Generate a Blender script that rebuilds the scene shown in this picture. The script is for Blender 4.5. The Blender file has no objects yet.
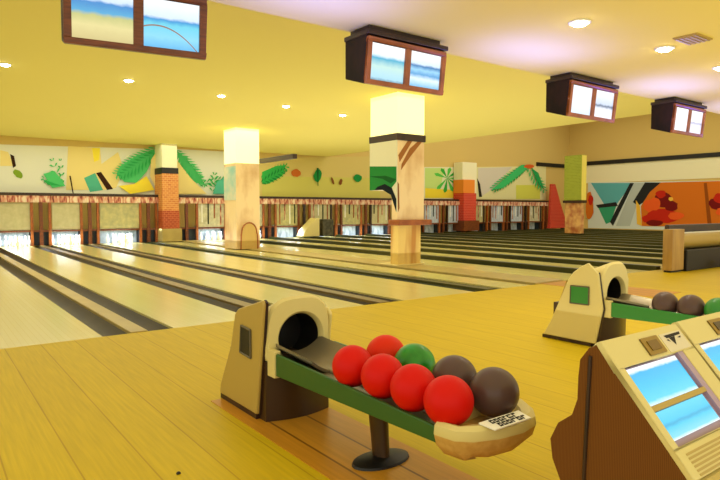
import bpy, math, random
from mathutils import Vector
random.seed(7)
S = bpy.context.scene
COL = S.collection
PI = math.pi

# ------------------------------------------------------------------ camera
FPX, PITCH, YAW, CH = 590.0, math.radians(2.9), math.radians(36.7), 1.3
fw = Vector((math.sin(YAW)*math.cos(PITCH), math.cos(YAW)*math.cos(PITCH), -math.sin(PITCH)))
rt = Vector((math.cos(YAW), -math.sin(YAW), 0)); upv = rt.cross(fw)
CAMP = Vector((0, 0, CH))
def ray(px, py): return fw + rt*((px-360)/FPX) + upv*((240-py)/FPX)
def ony(px, py, y):                    # where a sight line meets a wall y = const: (x, z)
    d = ray(px, py); p = CAMP + d*(y/d.y); return (p.x, p.z)
def onx(px, py, x):                    # ... a wall x = const: (y, z)
    d = ray(px, py); p = CAMP + d*(x/d.x); return (p.y, p.z)
cam = bpy.data.cameras.new('camera'); co = bpy.data.objects.new('camera', cam); COL.objects.link(co)
cam.sensor_width = 36; cam.lens = FPX/720*36; cam.clip_start = .05; cam.clip_end = 200
co.location = CAMP; co.rotation_euler = (PI/2-PITCH, 0, -YAW)
S.camera = co

# ------------------------------------------------------------------ materials
def lin(c):
    return tuple(((v/255)/12.92 if v/255 <= .04045 else ((v/255+.055)/1.055)**2.4) for v in c)
def mat(name, rgb, rough=.6, metal=0, emit=None, estr=0, spec=.5, coat=0):
    m = bpy.data.materials.new(name); m.use_nodes = True
    b = m.node_tree.nodes['Principled BSDF']
    b.inputs['Base Color'].default_value = (*lin(rgb), 1)
    b.inputs['Roughness'].default_value = rough; b.inputs['Metallic'].default_value = metal
    b.inputs['Specular IOR Level'].default_value = spec; b.inputs['Coat Weight'].default_value = coat
    b.inputs['Coat Roughness'].default_value = .15
    if emit:
        b.inputs['Emission Color'].default_value = (*lin(emit), 1); b.inputs['Emission Strength'].default_value = estr
    return m
def N(m, t, **kw):
    n = m.node_tree.nodes.new(t)
    for k, v in kw.items(): setattr(n, k, v)
    return n
def L(m, a, b): m.node_tree.links.new(a, b)
def bsdf(m): return m.node_tree.nodes['Principled BSDF']
def ramp(m, stops, interp='LINEAR'):
    r = N(m, 'ShaderNodeValToRGB'); cr = r.color_ramp; cr.interpolation = interp
    while len(cr.elements) < len(stops): cr.elements.new(.5)
    for e, (p, c) in zip(cr.elements, stops): e.position = p; e.color = (*lin(c), 1)
    return r
def noisemat(name, c1, c2, scale=4, rough=.6, stretch=(1, 1, 1), detail=4, lo=.35, hi=.65, **kw):
    m = mat(name, c1, rough, **kw)
    tc = N(m, 'ShaderNodeTexCoord'); mp = N(m, 'ShaderNodeMapping'); mp.inputs['Scale'].default_value = stretch
    nz = N(m, 'ShaderNodeTexNoise'); nz.inputs['Scale'].default_value = scale; nz.inputs['Detail'].default_value = detail
    r = ramp(m, [(lo, c1), (hi, c2)])
    L(m, tc.outputs['Object'], mp.inputs['Vector']); L(m, mp.outputs['Vector'], nz.inputs['Vector'])
    L(m, nz.outputs['Fac'], r.inputs['Fac']); L(m, r.outputs['Color'], bsdf(m).inputs['Base Color'])
    return m
def plankmat(name, c1, c2, seam, rough, wx=.22, ly=1.6, coat=0, seamw=.012, fine=True):
    # boards running along y: brick texture turned a quarter so its rows become boards
    m = mat(name, c1, rough, coat=coat, spec=.18)
    tc = N(m, 'ShaderNodeTexCoord'); mp = N(m, 'ShaderNodeMapping')
    mp.inputs['Rotation'].default_value = (0, 0, PI/2)
    bk = N(m, 'ShaderNodeTexBrick'); bk.offset = .37
    bk.inputs['Color1'].default_value = (*lin(c1), 1); bk.inputs['Color2'].default_value = (*lin(c2), 1)
    bk.inputs['Mortar'].default_value = (*lin(seam), 1); bk.inputs['Scale'].default_value = 1
    bk.inputs['Mortar Size'].default_value = seamw; bk.inputs['Mortar Smooth'].default_value = .6
    bk.inputs['Brick Width'].default_value = ly; bk.inputs['Row Height'].default_value = wx
    L(m, tc.outputs['Object'], mp.inputs['Vector']); L(m, mp.outputs['Vector'], bk.inputs['Vector'])
    out = bk.outputs['Color']
    if fine:
        mp2 = N(m, 'ShaderNodeMapping'); mp2.inputs['Scale'].default_value = (55, 2.2, 1)
        nz = N(m, 'ShaderNodeTexNoise'); nz.inputs['Scale'].default_value = 1; nz.inputs['Detail'].default_value = 3
        L(m, tc.outputs['Object'], mp2.inputs['Vector']); L(m, mp2.outputs['Vector'], nz.inputs['Vector'])
        r = N(m, 'ShaderNodeMapRange'); r.inputs['From Min'].default_value = .3; r.inputs['From Max'].default_value = .7
        r.inputs['To Min'].default_value = .9; r.inputs['To Max'].default_value = 1.06
        L(m, nz.outputs['Fac'], r.inputs['Value'])
        mx = N(m, 'ShaderNodeVectorMath', operation='SCALE')
        L(m, out, mx.inputs[0]); L(m, r.outputs['Result'], mx.inputs['Scale']); out = mx.outputs['Vector']
    L(m, out, bsdf(m).inputs['Base Color'])
    return m
def brickmat(name, c1, c2, mortar, scale, rough=.5, w=.5, h=.25):
    m = mat(name, c1, rough)
    tc = N(m, 'ShaderNodeTexCoord'); mp = N(m, 'ShaderNodeMapping'); mp.inputs['Rotation'].default_value = (PI/2, 0, 0)
    bk = N(m, 'ShaderNodeTexBrick')
    bk.inputs['Color1'].default_value = (*lin(c1), 1); bk.inputs['Color2'].default_value = (*lin(c2), 1)
    bk.inputs['Mortar'].default_value = (*lin(mortar), 1); bk.inputs['Scale'].default_value = scale
    bk.inputs['Brick Width'].default_value = w; bk.inputs['Row Height'].default_value = h; bk.inputs['Mortar Size'].default_value = .025
    cx = N(m, 'ShaderNodeSeparateXYZ'); ad = N(m, 'ShaderNodeMath', operation='ADD'); cb = N(m, 'ShaderNodeCombineXYZ')
    L(m, tc.outputs['Object'], cx.inputs[0]); L(m, cx.outputs['X'], ad.inputs[0]); L(m, cx.outputs['Y'], ad.inputs[1])
    L(m, ad.outputs[0], cb.inputs['X']); L(m, cx.outputs['Z'], cb.inputs['Y']); L(m, cb.outputs[0], bk.inputs['Vector'])
    L(m, bk.outputs['Color'], bsdf(m).inputs['Base Color'])
    return m
def ribmat(name, c1, c2, scale, rough=.8, axis='X'):
    m = mat(name, c1, rough, spec=.2)
    tc = N(m, 'ShaderNodeTexCoord'); w = N(m, 'ShaderNodeTexWave', bands_direction=axis)
    w.inputs['Scale'].default_value = scale; w.inputs['Distortion'].default_value = .4
    r = ramp(m, [(.2, c1), (.8, c2)])
    L(m, tc.outputs['Object'], w.inputs['Vector']); L(m, w.outputs['Fac'], r.inputs['Fac']); L(m, r.outputs['Color'], bsdf(m).inputs['Base Color'])
    return m
def screenmat(name, stops, strength=1.0, curve=None):
    # a lit display: horizontal bands up the picture (UV v), optional slanted dark line
    m = mat(name, (10, 10, 10), .2)
    uv = N(m, 'ShaderNodeUVMap'); sp = N(m, 'ShaderNodeSeparateXYZ'); L(m, uv.outputs['UV'], sp.inputs[0])
    nz = N(m, 'ShaderNodeTexNoise'); nz.inputs['Scale'].default_value = 7; L(m, uv.outputs['UV'], nz.inputs['Vector'])
    mm = N(m, 'ShaderNodeMath', operation='MULTIPLY_ADD'); mm.inputs[1].default_value = .09; L(m, nz.outputs['Fac'], mm.inputs[0]); L(m, sp.outputs['Y'], mm.inputs[2])
    sb = N(m, 'ShaderNodeMath', operation='SUBTRACT'); sb.inputs[1].default_value = .045; L(m, mm.outputs[0], sb.inputs[0])
    r = ramp(m, stops); L(m, sb.outputs[0], r.inputs['Fac']); out = r.outputs['Color']
    if curve:
        a, b, c, wd, rgb = curve                   # v = a + b u + c u^2
        u2 = N(m, 'ShaderNodeMath', operation='MULTIPLY'); L(m, sp.outputs['X'], u2.inputs[0]); L(m, sp.outputs['X'], u2.inputs[1])
        t1 = N(m, 'ShaderNodeMath', operation='MULTIPLY_ADD'); L(m, sp.outputs['X'], t1.inputs[0]); t1.inputs[1].default_value = b; t1.inputs[2].default_value = a
        t2 = N(m, 'ShaderNodeMath', operation='MULTIPLY_ADD'); L(m, u2.outputs[0], t2.inputs[0]); t2.inputs[1].default_value = c; L(m, t1.outputs[0], t2.inputs[2])
        d = N(m, 'ShaderNodeMath', operation='SUBTRACT'); L(m, sp.outputs['Y'], d.inputs[0]); L(m, t2.outputs[0], d.inputs[1])
        ab = N(m, 'ShaderNodeMath', operation='ABSOLUTE'); L(m, d.outputs[0], ab.inputs[0])
        lt = N(m, 'ShaderNodeMath', operation='LESS_THAN'); L(m, ab.outputs[0], lt.inputs[0]); lt.inputs[1].default_value = wd
        mx = N(m, 'ShaderNodeMix', data_type='RGBA'); L(m, lt.outputs[0], mx.inputs['Factor']); L(m, out, mx.inputs[6]); mx.inputs[7].default_value = (*lin(rgb), 1)
        out = mx.outputs[2]
    L(m, out, bsdf(m).inputs['Emission Color']); bsdf(m).inputs['Emission Strength'].default_value = strength
    return m

M = {}
M['approach'] = plankmat('approach_boards', (210, 182, 18), (206, 177, 14), (184, 150, 10), .5, wx=.30, ly=40, seamw=.006)
M['lane'] = plankmat('lane_boards', (216, 205, 138), (212, 201, 130), (202, 187, 110), .22, wx=.055, ly=9, seamw=.002, fine=False, coat=.3)
M['walnut'] = plankmat('brown_boards', (206, 146, 42), (198, 138, 36), (134, 88, 22), .35, wx=.24, ly=40, seamw=.01)
M['gutter'] = noisemat('gutter_grey', (44, 34, 16), (60, 48, 24), 2, .45, spec=.2)
M['gutter_green'] = noisemat('gutter_green', (34, 44, 18), (52, 58, 26), 2, .4, spec=.2)
M['cap'] = noisemat('cap_laminate', (186, 164, 96), (170, 148, 84), 2, .35)
M['ceiling'] = mat('ceiling_yellow', (238, 224, 132), .85, spec=.1)
M['capmid'] = noisemat('cap_brown', (132, 110, 60), (112, 92, 48), 2, .4)
M['capdark'] = noisemat('cap_dark_green', (56, 58, 24), (84, 80, 36), 1.5, .4, (1, .3, 1), spec=.3)
M['wall'] = mat('wall_beige', (214, 186, 112), .85, spec=.1)
M['wallpale'] = mat('wall_cream', (240, 234, 196), .85, spec=.1)
M['muralgrey'] = noisemat('mural_greyish', (214, 208, 178), (224, 216, 184), .6, .85)
M['wood'] = noisemat('red_brown_wood', (128, 66, 26), (92, 44, 18), 6, .35, (1, 1, 8))
M['wooddark'] = noisemat('dark_wood', (58, 34, 20), (40, 24, 16), 6, .4)
M['housing'] = noisemat('housing_dark_wood', (44, 24, 12), (26, 15, 8), 6, .6, (1, 1, 1), 4, spec=.2)
M['woodorange'] = noisemat('orange_wood', (168, 92, 34), (140, 72, 24), 6, .35)
M['black'] = mat('black', (14, 12, 11), .5)
M['darkbrown'] = mat('dark_brown', (62, 40, 18), .3)
M['cream'] = mat('cream_plastic', (222, 206, 136), .42)
M['creampanel'] = mat('cream_panel', (186, 158, 78), .45)
M['tan'] = noisemat('tan_rubber', (214, 172, 92), (200, 154, 76), 30, .6)
M['grey'] = mat('grey_plastic', (92, 84, 64), .35)
M['green'] = mat('green_side', (40, 92, 34), .4)
M['brightgreen'] = mat('bright_green', (44, 132, 46), .35)
M['metal'] = mat('brushed_metal', (150, 140, 116), .35, metal=.6)
M['red'] = mat('red_ball', (216, 16, 3), .5, spec=.2)
M['orange'] = mat('orange_red_ball', (220, 42, 6), .5, spec=.2)
M['greenball'] = noisemat('green_swirl_ball', (22, 120, 20), (40, 160, 36), 9, .3)
M['purple'] = mat('purple_grey_ball', (88, 66, 62), .34, spec=.35)
M['white'] = mat('white', (240, 238, 228), .4)
M['lamp'] = mat('lamp_lens', (255, 250, 230), .4, emit=(255, 246, 214), estr=40)
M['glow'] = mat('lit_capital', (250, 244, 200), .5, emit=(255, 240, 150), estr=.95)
M['marble'] = noisemat('veined_stone', (240, 212, 164), (206, 160, 108), 1.3, .35, (1.4, 1.4, .8), 6, .48, .75)
M['stickerwhite'] = mat('sticker_white', (252, 250, 240), .5)
M['ink'] = mat('black_ink', (24, 18, 14), .7)
M['lavender'] = mat('lavender_plastic', (176, 150, 176), .4)

# ------------------------------------------------------------------ mesh helpers
class MB:
    def __init__(s): s.v = []; s.f = []; s.m = []; s.uv = {}
    def face(s, pts, mi=0, uv=None):
        b = len(s.v); s.v += [tuple(p) for p in pts]; s.f.append(list(range(b, b+len(pts)))); s.m.append(mi)
        if uv: s.uv[len(s.f)-1] = uv
    def box(s, x0, x1, y0, y1, z0, z1, mi=0):
        b = len(s.v)
        s.v += [(x, y, z) for z in (z0, z1) for y in (y0, y1) for x in (x0, x1)]
        for f in ((0, 2, 3, 1), (4, 5, 7, 6), (0, 1, 5, 4), (2, 6, 7, 3), (0, 4, 6, 2), (1, 3, 7, 5)):
            s.f.append([b+i for i in f]); s.m.append(mi)
        return s
    def prism(s, poly, a0, a1, axis='x', mi=0, mside=None):
        # polygon in the plane across AXIS, extruded from a0 to a1
        def P(p, a):
            return {'x': (a, p[0], p[1]), 'y': (p[0], a, p[1]), 'z': (p[0], p[1], a)}[axis]
        n = len(poly); b = len(s.v)
        s.v += [P(p, a0) for p in poly]+[P(p, a1) for p in poly]
        s.f.append([b+i for i in range(n)][::-1]); s.m.append(mi); s.f.append([b+n+i for i in range(n)]); s.m.append(mi)
        for i in range(n):
            j = (i+1) % n; s.f.append([b+i, b+j, b+n+j, b+n+i]); s.m.append(mi if mside is None else mside)
        return s
    def loft(s, rings, cap=True, mi=0, closed=True):
        n = len(rings[0]); b = len(s.v)
        for r in rings: s.v += [tuple(p) for p in r]
        for k in range(len(rings)-1):
            for i in range(n if closed else n-1):
                j = (i+1) % n
                s.f.append([b+k*n+i, b+k*n+j, b+(k+1)*n+j, b+(k+1)*n+i]); s.m.append(mi)
        if cap:
            s.f.append([b+i for i in range(n)][::-1]); s.m.append(mi)
            s.f.append([b+(len(rings)-1)*n+i for i in range(n)]); s.m.append(mi)
        return s
    def lathe(s, prof, c=(0, 0, 0), n=24, mi=0):
        return s.loft([[(c[0]+r*math.cos(2*PI*i/n), c[1]+r*math.sin(2*PI*i/n), c[2]+z) for i in range(n)] for r, z in prof], True, mi)
    def tube(s, p, q, r0, r1=None, n=12, mi=0):
        p = Vector(p); q = Vector(q); r1 = r0 if r1 is None else r1; d = (q-p).normalized()
        a = d.orthogonal().normalized(); b = d.cross(a)
        return s.loft([[c+(a*math.cos(2*PI*i/n)+b*math.sin(2*PI*i/n))*r for i in range(n)] for c, r in ((p, r0), (q, r1))], True, mi)
    def sphere(s, c, r, nu=32, nv=18, mi=0):
        rings = []
        for k in range(1, nv):
            t = PI*k/nv; rings.append([(c[0]+r*math.sin(t)*math.cos(2*PI*i/nu), c[1]+r*math.sin(t)*math.sin(2*PI*i/nu), c[2]-r*math.cos(t)) for i in range(nu)])
        return s.loft(rings, True, mi)
def obj(name, mb, mats, parent=None, smooth=False, bevel=0, seg=2, loc=None):
    me = bpy.data.meshes.new(name); me.from_pydata(mb.v, [], mb.f)
    for m in (mats if isinstance(mats, (list, tuple)) else [mats]): me.materials.append(M[m] if isinstance(m, str) else m)
    for p, mi in zip(me.polygons, mb.m): p.material_index = mi
    if mb.uv:
        ul = me.uv_layers.new(name='UVMap')
        for fi, uv in mb.uv.items():
            for li, c in zip(me.polygons[fi].loop_indices, uv): ul.data[li].uv = c
    import bmesh
    bm = bmesh.new(); bm.from_mesh(me)
    if bevel or smooth: bmesh.ops.remove_doubles(bm, verts=bm.verts, dist=1e-5)
    bmesh.ops.recalc_face_normals(bm, faces=bm.faces) if not mb.uv else None
    bm.to_mesh(me); bm.free()
    if smooth:
        me.polygons.foreach_set('use_smooth', [True]*len(me.polygons))
    o = bpy.data.objects.new(name, me); COL.objects.link(o)
    if bevel:
        b = o.modifiers.new('bevel', 'BEVEL'); b.width = bevel; b.segments = seg; b.limit_method = 'ANGLE'; b.angle_limit = math.radians(35)
        me.polygons.foreach_set('use_smooth', [True]*len(me.polygons)); b.harden_normals = True
    elif smooth:
        try:
            me.set_sharp_from_angle(angle=math.radians(40))
        except Exception: pass
    if loc: o.location = loc
    if parent: o.parent = parent
    return o
def tag(o, label, cat, group=None):
    o['label'] = label; o['category'] = cat
    if group: o['group'] = group
    return o
def thing(name, label, cat, loc=(0, 0, 0), group=None):
    o = bpy.data.objects.new(name, None); COL.objects.link(o); o.location = loc; o.empty_display_size = .1
    return tag(o, label, cat, group)
def struct(name, mb, mats, **k):
    o = obj(name, mb, mats, **k); o['kind'] = 'structure'; return o
def copy_tree(o, parent=None, mats=None):
    c = o.copy(); COL.objects.link(c)
    if parent: c.parent = parent
    for ch in list(o.children): copy_tree(ch, c)
    return c

# ------------------------------------------------------------------ the setting
XW, YB, FOUL, YM = 36.9, 24.8, 6.4, 24.3      # side wall, back wall, foul line, masking line
XL, YC = -3.0, -3.0
# gutter strips between the lanes (measured along the foul line): centre, half width
GUT = [(.1, .37), (1.84, .37), (3.55, .36), (5.21, .36), (7.42, .38), (9.0, .52)] + [(11.05+1.86*k, .38) for k in range(14)]
struct('floor', MB().box(XL, XW, YC, FOUL, -.2, 0), 'approach')
struct('floor_under_lanes', MB().box(XL, XW, FOUL, YB, -.24, -.16), 'black')
struct('trim_1', MB().box(1.55, 2.12, YC, 3.78, -.001, .004), 'walnut')     # brown board runway under the ball return
struct('trim_2', MB().box(8.75, 9.6, 4.4, FOUL, -.001, .004), 'walnut')
struct('wall_back', MB().box(XL, XW, YB, YB+.15, -.2, 8.2), 'wall')
struct('wall_right', MB().box(XW, XW+.15, YC, YB+.15, -.2, 8.2), 'wall')
struct('ceiling', MB().box(XL, 16.4, 5.2, YB, 3.97, 4.3), 'ceiling')         # over the lanes
struct('ceiling_approach', MB().box(XL, XW, YC, 5.2, 3.2, 4.3), 'ceiling')
struct('ceiling_high', MB().box(16.4, XW, 5.2, YB, 8.0, 8.2), 'wall')
struct('wall_bulkhead', MB().box(16.25, 16.4, 5.2, YB, 4.3, 8.0), 'wall')

# lanes ---------------------------------------------------------------
ORD = ['first', 'second', 'third', 'fourth', 'fifth', 'sixth', 'seventh', 'eighth', 'ninth', 'tenth', 'eleventh', 'twelfth', 'thirteenth', 'fourteenth',
       'fifteenth', 'sixteenth', 'seventeenth', 'eighteenth', 'nineteenth']
LANES = []
LBL = {0: 'pale maple bowling lane at the far left picture edge, left of every dark gutter strip',
       1: 'pale maple bowling lane between the two nearest long gutter strips',
       2: 'pale maple bowling lane running straight behind the near ball return hood',
       3: 'pale maple bowling lane beyond the gutter strip that ends above the red balls',
       4: 'pale bowling lane directly in front of the square stone clad pillar base'}
for i in range(len(GUT)-1):
    xa = GUT[i][0]+GUT[i][1]; xb = GUT[i+1][0]-GUT[i+1][1]
    lab = LBL.get(i) or ('narrow looking bowling lane, %s one beyond the near stone clad pillar' % ORD[i-5])
    t = thing('bowling_lane', lab, 'bowling lane', ((xa+xb)/2, FOUL, 0), 'bowling lanes side by side')
    w = (xb-xa)/2
    obj('lane_bed', MB().box(-w, w, 0, YM-FOUL+.2, -.15, 0), 'lane', t)
    gw = GUT[i+1][1]; x1 = w; cw = .09 if gw < .42 else .40
    ch = .012 if i < 3 else (.02 if i == 3 else (.03 if i == 4 else .08))
    gm = 'gutter' if i < 3 else 'gutter_green'
    # two shallow troughs and the raised cap between them, all right of the lane
    def trough(a, b):
        mb = MB(); n = 8; prof = [(a+(b-a)*k/n, -.025-.085*math.sin(PI*k/n)) for k in range(n+1)]
        poly = prof+[(b, -.15), (a, -.15)]
        return mb.prism(poly, 0, YM-FOUL+.2, 'y')
    obj('gutter', trough(x1, x1+gw-cw), gm, t, smooth=True)
    obj('gutter', trough(x1+gw+cw, x1+2*gw), gm, t, smooth=True)
    obj('division_cap', MB().box(x1+gw-cw, x1+gw+cw, 0, YM-FOUL-.1, -.15, ch), ('cap', 'capmid', 'capmid', 'capdark', 'cap')[i] if i < 5 else 'capdark', t, bevel=.01)
    LANES.append((xa, xb))
struct('trim_3', MB().box(XL, GUT[0][0]-.2, FOUL, YM+.2, -.16, 0), 'lane')
struct('trim_9', MB().box(GUT[0][0]-.2, GUT[0][0]+GUT[0][1], FOUL, YM+.2, -.16, -.07), 'gutter')
struct('wall_left', MB().box(XL-.15, XL, 7, YB, -.2, 4.3), 'wallpale')
struct('trim_4', MB().box(GUT[-1][0]+GUT[-1][1], XW, FOUL, YB, -.16, 0), 'lane')

# masking units -------------------------------------------------------
PANM = [noisemat('mask_panel_%d' % k, a, b, 5, .5) for k, (a, b) in enumerate([((186, 182, 150), (206, 200, 166)), ((196, 186, 146), (180, 172, 130)),
        ((214, 208, 176), (176, 170, 140)), ((196, 186, 130), (160, 156, 116)), ((196, 206, 214), (168, 178, 196))])]
postm = [M['woodorange'], M['wood'], M['wooddark']]
def fringe_mat():
    m = mat('fringe_pattern', (170, 70, 60), .7)
    tc = N(m, 'ShaderNodeTexCoord'); mp = N(m, 'ShaderNodeMapping'); mp.inputs['Scale'].default_value = (6, 1, 1.6); w = N(m, 'ShaderNodeTexNoise'); w.inputs['Scale'].default_value = 1.7
    r = ramp(m, [(.36, (226, 206, 176)), (.5, (204, 140, 110)), (.6, (150, 62, 52)), (.72, (84, 40, 36))])
    L(m, tc.outputs['Object'], mp.inputs['Vector']); L(m, mp.outputs['Vector'], w.inputs['Vector']); L(m, w.outputs['Fac'], r.inputs['Fac']); L(m, r.outputs['Color'], bsdf(m).inputs['Base Color'])
    return m
M['fringe'] = fringe_mat()
M['curtain'] = noisemat('curtain_pale', (206, 218, 230), (120, 140, 160), 3, .6, (2, 2, 1), 3, .45, .75)
M['pit'] = mat('pit_dark_blue', (30, 40, 52), .5)
struct('trim_5', MB().box(XL, 34.0, YM-.06, YM+.1, 1.83, 1.93), 'wooddark')
for i, (xa, xb) in enumerate(LANES[:-1]):
    if i < 3: where = 'over the %s lane end at the far left' % ORD[i]
    elif i < 5: where = '%s the brick clad wall pillar' % ('just left of' if i == 3 else 'behind')
    else: where = '%s right of the brick clad wall pillar' % ORD[i-5]
    t = thing('masking_unit', 'beige pinsetter masking panel with brown posts '+where, 'masking unit', ((xa+xb)/2, YM, 0), 'pinsetter masking units along the back wall')
    w = (xb-xa)/2; g = GUT[i+1][1]
    pm = PANM[(0, 1, 1, 3, 2, 2, 2, 3, 1, 3, 1, 3, 4, 4, 3, 4, 4, 2)[i % 18]]
    obj('mask_panel', MB().box(-w, w+.01, 0, .05, .58, 1.57), pm, t)
    obj('fringe', MB().box(-w, w+2*g-.01, -.08, -.06, 1.58, 1.82), 'fringe', t)
    for k, (dx, wd) in enumerate(((w+.06, .09), (w+g, .12), (w+2*g-.07, .09))):
        obj('post', MB().box(dx-wd/2, dx+wd/2, -.05, .06, .0, 1.83), postm[(k+i) % 3] if i > 6 else postm[k % 2], t)
    obj('crossbar', MB().box(-w+.005, w+2*g-.015, -.03, .04, .5, .57), 'wood', t)
    if i > 4:
        for k in range(4):
            x = -w+.15+k*(2*w-.3)/3
            obj('hanging_strip', MB().box(x-.025, x+.025, -.03, -.005, .62+random.random()*.5, 1.6), ['fringe', 'white', 'gutter_green', 'woodorange'][(k+i) % 4], t)
    obj('kickback', MB().box(w+.02, w+2*g-.02, .12, .42, 0, .56), 'pit', t)
    obj('pit_curtain', MB().box(-w, w+.01, .40, .46, 0, .6), 'curtain', t)
# pins ---------------------------------------------------------------
M['pin'] = mat('pin_white', (246, 246, 246), .25)
pin0 = None
PROF = [(.026, 0), (.03, .02), (.052, .09), (.06, .125), (.056, .17), (.034, .23), (.023, .26), (.026, .3), (.032, .335), (.027, .365), (.012, .38)]
for i in range(0, 7):
    if i == 4: continue
    xa, xb = LANES[i]; xc = (xa+xb)/2
    for r in range(4):
        for c in range(r+1):
            x = xc+(c-r/2)*.305; y = 23.55+r*.264
            lab = 'white bowling pin at the end of the %s lane from the left' % ORD[i]
            if pin0 is None:
                o = pin0 = obj('bowling_pin', MB().lathe(PROF, n=14), 'pin', smooth=True)
            else:
                o = pin0.copy(); COL.objects.link(o)
            o.location = (x, y, 0); tag(o, lab, 'bowling pin', 'white pins of the %s lane' % ORD[i])

# murals ---------------------------------------------------------------
def pal(*cs): return [mat('paint_%d_%d_%d' % c, c, .85, spec=.1) for c in cs]
def on_back(px, py, off): x, z = ony(px, py, YB-.03); return (x, YB-.03-off, z)
def on_side(px, py, off): y, z = onx(px, py, XW-.03); return (XW-.03-off, y, z)
def mural(name, label, base, colours, shapes, place, axis):
    ms = pal(*colours); mb = MB(); k = 0
    pts = [place(*p, 0) for p in base]
    d = Vector((0, .03, 0)) if axis == 'y' else Vector((.03, 0, 0))
    mb.loft([pts, [Vector(p)+d for p in pts]], True, 0)
    for ci, poly in shapes:
        k += 1; off = .003+.0015*k
        mb.face([place(*p, off) for p in poly], ci)
    o = obj(name, mb, ms); return tag(o, label, 'mural')
def frond(ci, p0, p1, spread, n, droop=0.0, w=1.15):
    # leaflets on both sides of a midrib, in picture-like coordinates of the wall
    out = []; dx, dy = p1[0]-p0[0], p1[1]-p0[1]; ln = math.hypot(dx, dy); ux, uy = dx/ln, dy/ln
    for k in range(n):
        t = k/(n-1); bx = p0[0]+dx*t; by = p0[1]+dy*t+droop*4*t*(1-t); s = spread*(.45+.9*math.sin(PI*min(1, .15+t*.8)))
        for sg in (-1, 1):
            ax, ay = ux*.55-uy*sg*.85, uy*.55+ux*sg*.85; ex, ey = bx+ax*s, by+ay*s+.15*s
            out.append((ci, [(bx-ux*w, by-uy*w), ((bx+ex)/2+ux*w, (by+ey)/2+uy*w), (ex, ey), ((bx+ex)/2-ux*w, (by+ey)/2-uy*w)]))
    return out
def blob(ci, cx, cy, rx, ry, rot=0, n=14, jit=.12):
    pts = []
    for k in range(n):
        a = 2*PI*k/n; r = 1+random.uniform(-jit, jit); x = rx*r*math.cos(a); y = ry*r*math.sin(a)
        pts.append((cx+x*math.cos(rot)-y*math.sin(rot), cy+x*math.sin(rot)+y*math.cos(rot)))
    return [(ci, pts)]
G1, G2, DG, YE, TAN, BK, TEAL, OL = 1, 2, 3, 4, 5, 6, 7, 8
C_A = [(224, 224, 206), (84, 196, 116), (46, 168, 84), (30, 120, 58), (246, 226, 70), (234, 214, 140), (58, 36, 22), (86, 180, 150), (130, 160, 50)]
sh = [(TAN, [(68, 146), (100, 148), (104, 190), (66, 190)]), (TAN, [(100, 165), (118, 152), (124, 170), (116, 188), (104, 190)]), (TAN, [(0, 150), (8, 152), (14, 166), (0, 166)]),
      (YE, [(92, 148), (100, 148), (99, 160), (94, 162)]), (TEAL, [(84, 178), (95, 173), (103, 190), (90, 192)]), (BK, [(96, 173), (101, 172), (113, 189), (107, 190)]),
      (BK, [(10, 154), (14, 156), (16, 166), (13, 168)])]
sh += blob(OL, 18, 174, 5.5, 3.4, .7)+frond(G1, (63, 182), (43, 178), 5, 6)+frond(G1, (60, 184), (52, 160), 5, 5)+frond(G2, (62, 182), (60, 160), 3, 4)+[(G1, [(43, 174), (54, 171), (60, 178), (65, 186), (52, 188)]), (G2, [(42, 179), (50, 182), (62, 186), (48, 185)])]
sh += [(G1, [(154, 149), (136, 156), (120, 166), (116, 174), (124, 182), (136, 183), (146, 172), (153, 158)]), (YE, [(118, 186), (134, 184), (146, 176), (154, 190), (130, 194)])]+frond(G1, (154, 149), (116, 174), 9, 14)+frond(G2, (152, 154), (120, 176), 7, 10)+[(TAN, [(150, 160), (155, 152), (155, 188), (149, 176)]), (BK, [(68.5, 176), (70, 176), (74, 200), (73, 200)])]
mural('wall_mural', 'pale grey wall mural of palm leaves and tan streaks at the far left', [(-30, 143.5), (156, 149), (156, 196.5), (-30, 194.6)], C_A, sh, on_back, 'y')
sh = [(G1, [(176, 150), (186, 158), (200, 176), (206, 186), (194, 182), (182, 168)])]+frond(G1, (176, 151), (200, 180), 8, 12)+frond(G2, (200, 184), (226, 178), 4, 8)+frond(G2, (212, 190), (214, 174), 5, 5)+[(TAN, [(176, 160), (190, 178), (206, 194), (176, 194)]), (TEAL, [(216, 182), (232, 172), (232, 194), (212, 194)])]+frond(G1, (178, 154), (204, 184), 6, 9)
mural('wall_mural', 'pale mural of drooping palm fronds just right of the orange brick pillar', [(176, 149), (233, 152), (233, 197.2), (176, 196.7)], C_A, sh, on_back, 'y')
C_B = [(214, 194, 118), (60, 180, 84), (36, 140, 66), (26, 96, 48), (208, 200, 104), (196, 106, 44), (128, 76, 40), (60, 120, 70)]
sh = [(4, [(262, 176), (380, 178), (380, 198.4), (262, 197.4)])]+[(1, [(262, 172), (276, 166), (286, 165), (282, 176), (268, 184), (262, 184)])]+frond(1, (262, 178), (286, 166), 6, 9)+frond(2, (262, 182), (284, 170), 5, 8)
sh += blob(5, 295.5, 173, 4.5, 4)+blob(2, 317, 176, 4, 6.5, .1)+blob(2, 357, 178, 4.5, 3.8)+blob(6, 332, 181, 1.2, 3.6, -.3)+blob(6, 340, 182, 1.6, 3.6, .2)+[(3, [(316, 168), (318, 168), (317.6, 186), (317, 186)])]
mural('wall_mural', 'beige wall mural of separate green and orange leaves left of the stone clad pillar', [(258, 158), (392, 156), (392, 198.5), (258, 197.3)], C_B, sh, on_back, 'y')
C_C = [(228, 226, 190), (88, 196, 80), (60, 170, 64), (40, 130, 50), (238, 214, 60), (196, 222, 130)]
sh = [(5, [(425, 168), (445, 168), (440, 188), (425, 190)]), (4, [(425, 188), (457, 190), (457, 198), (425, 198)])]
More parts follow.
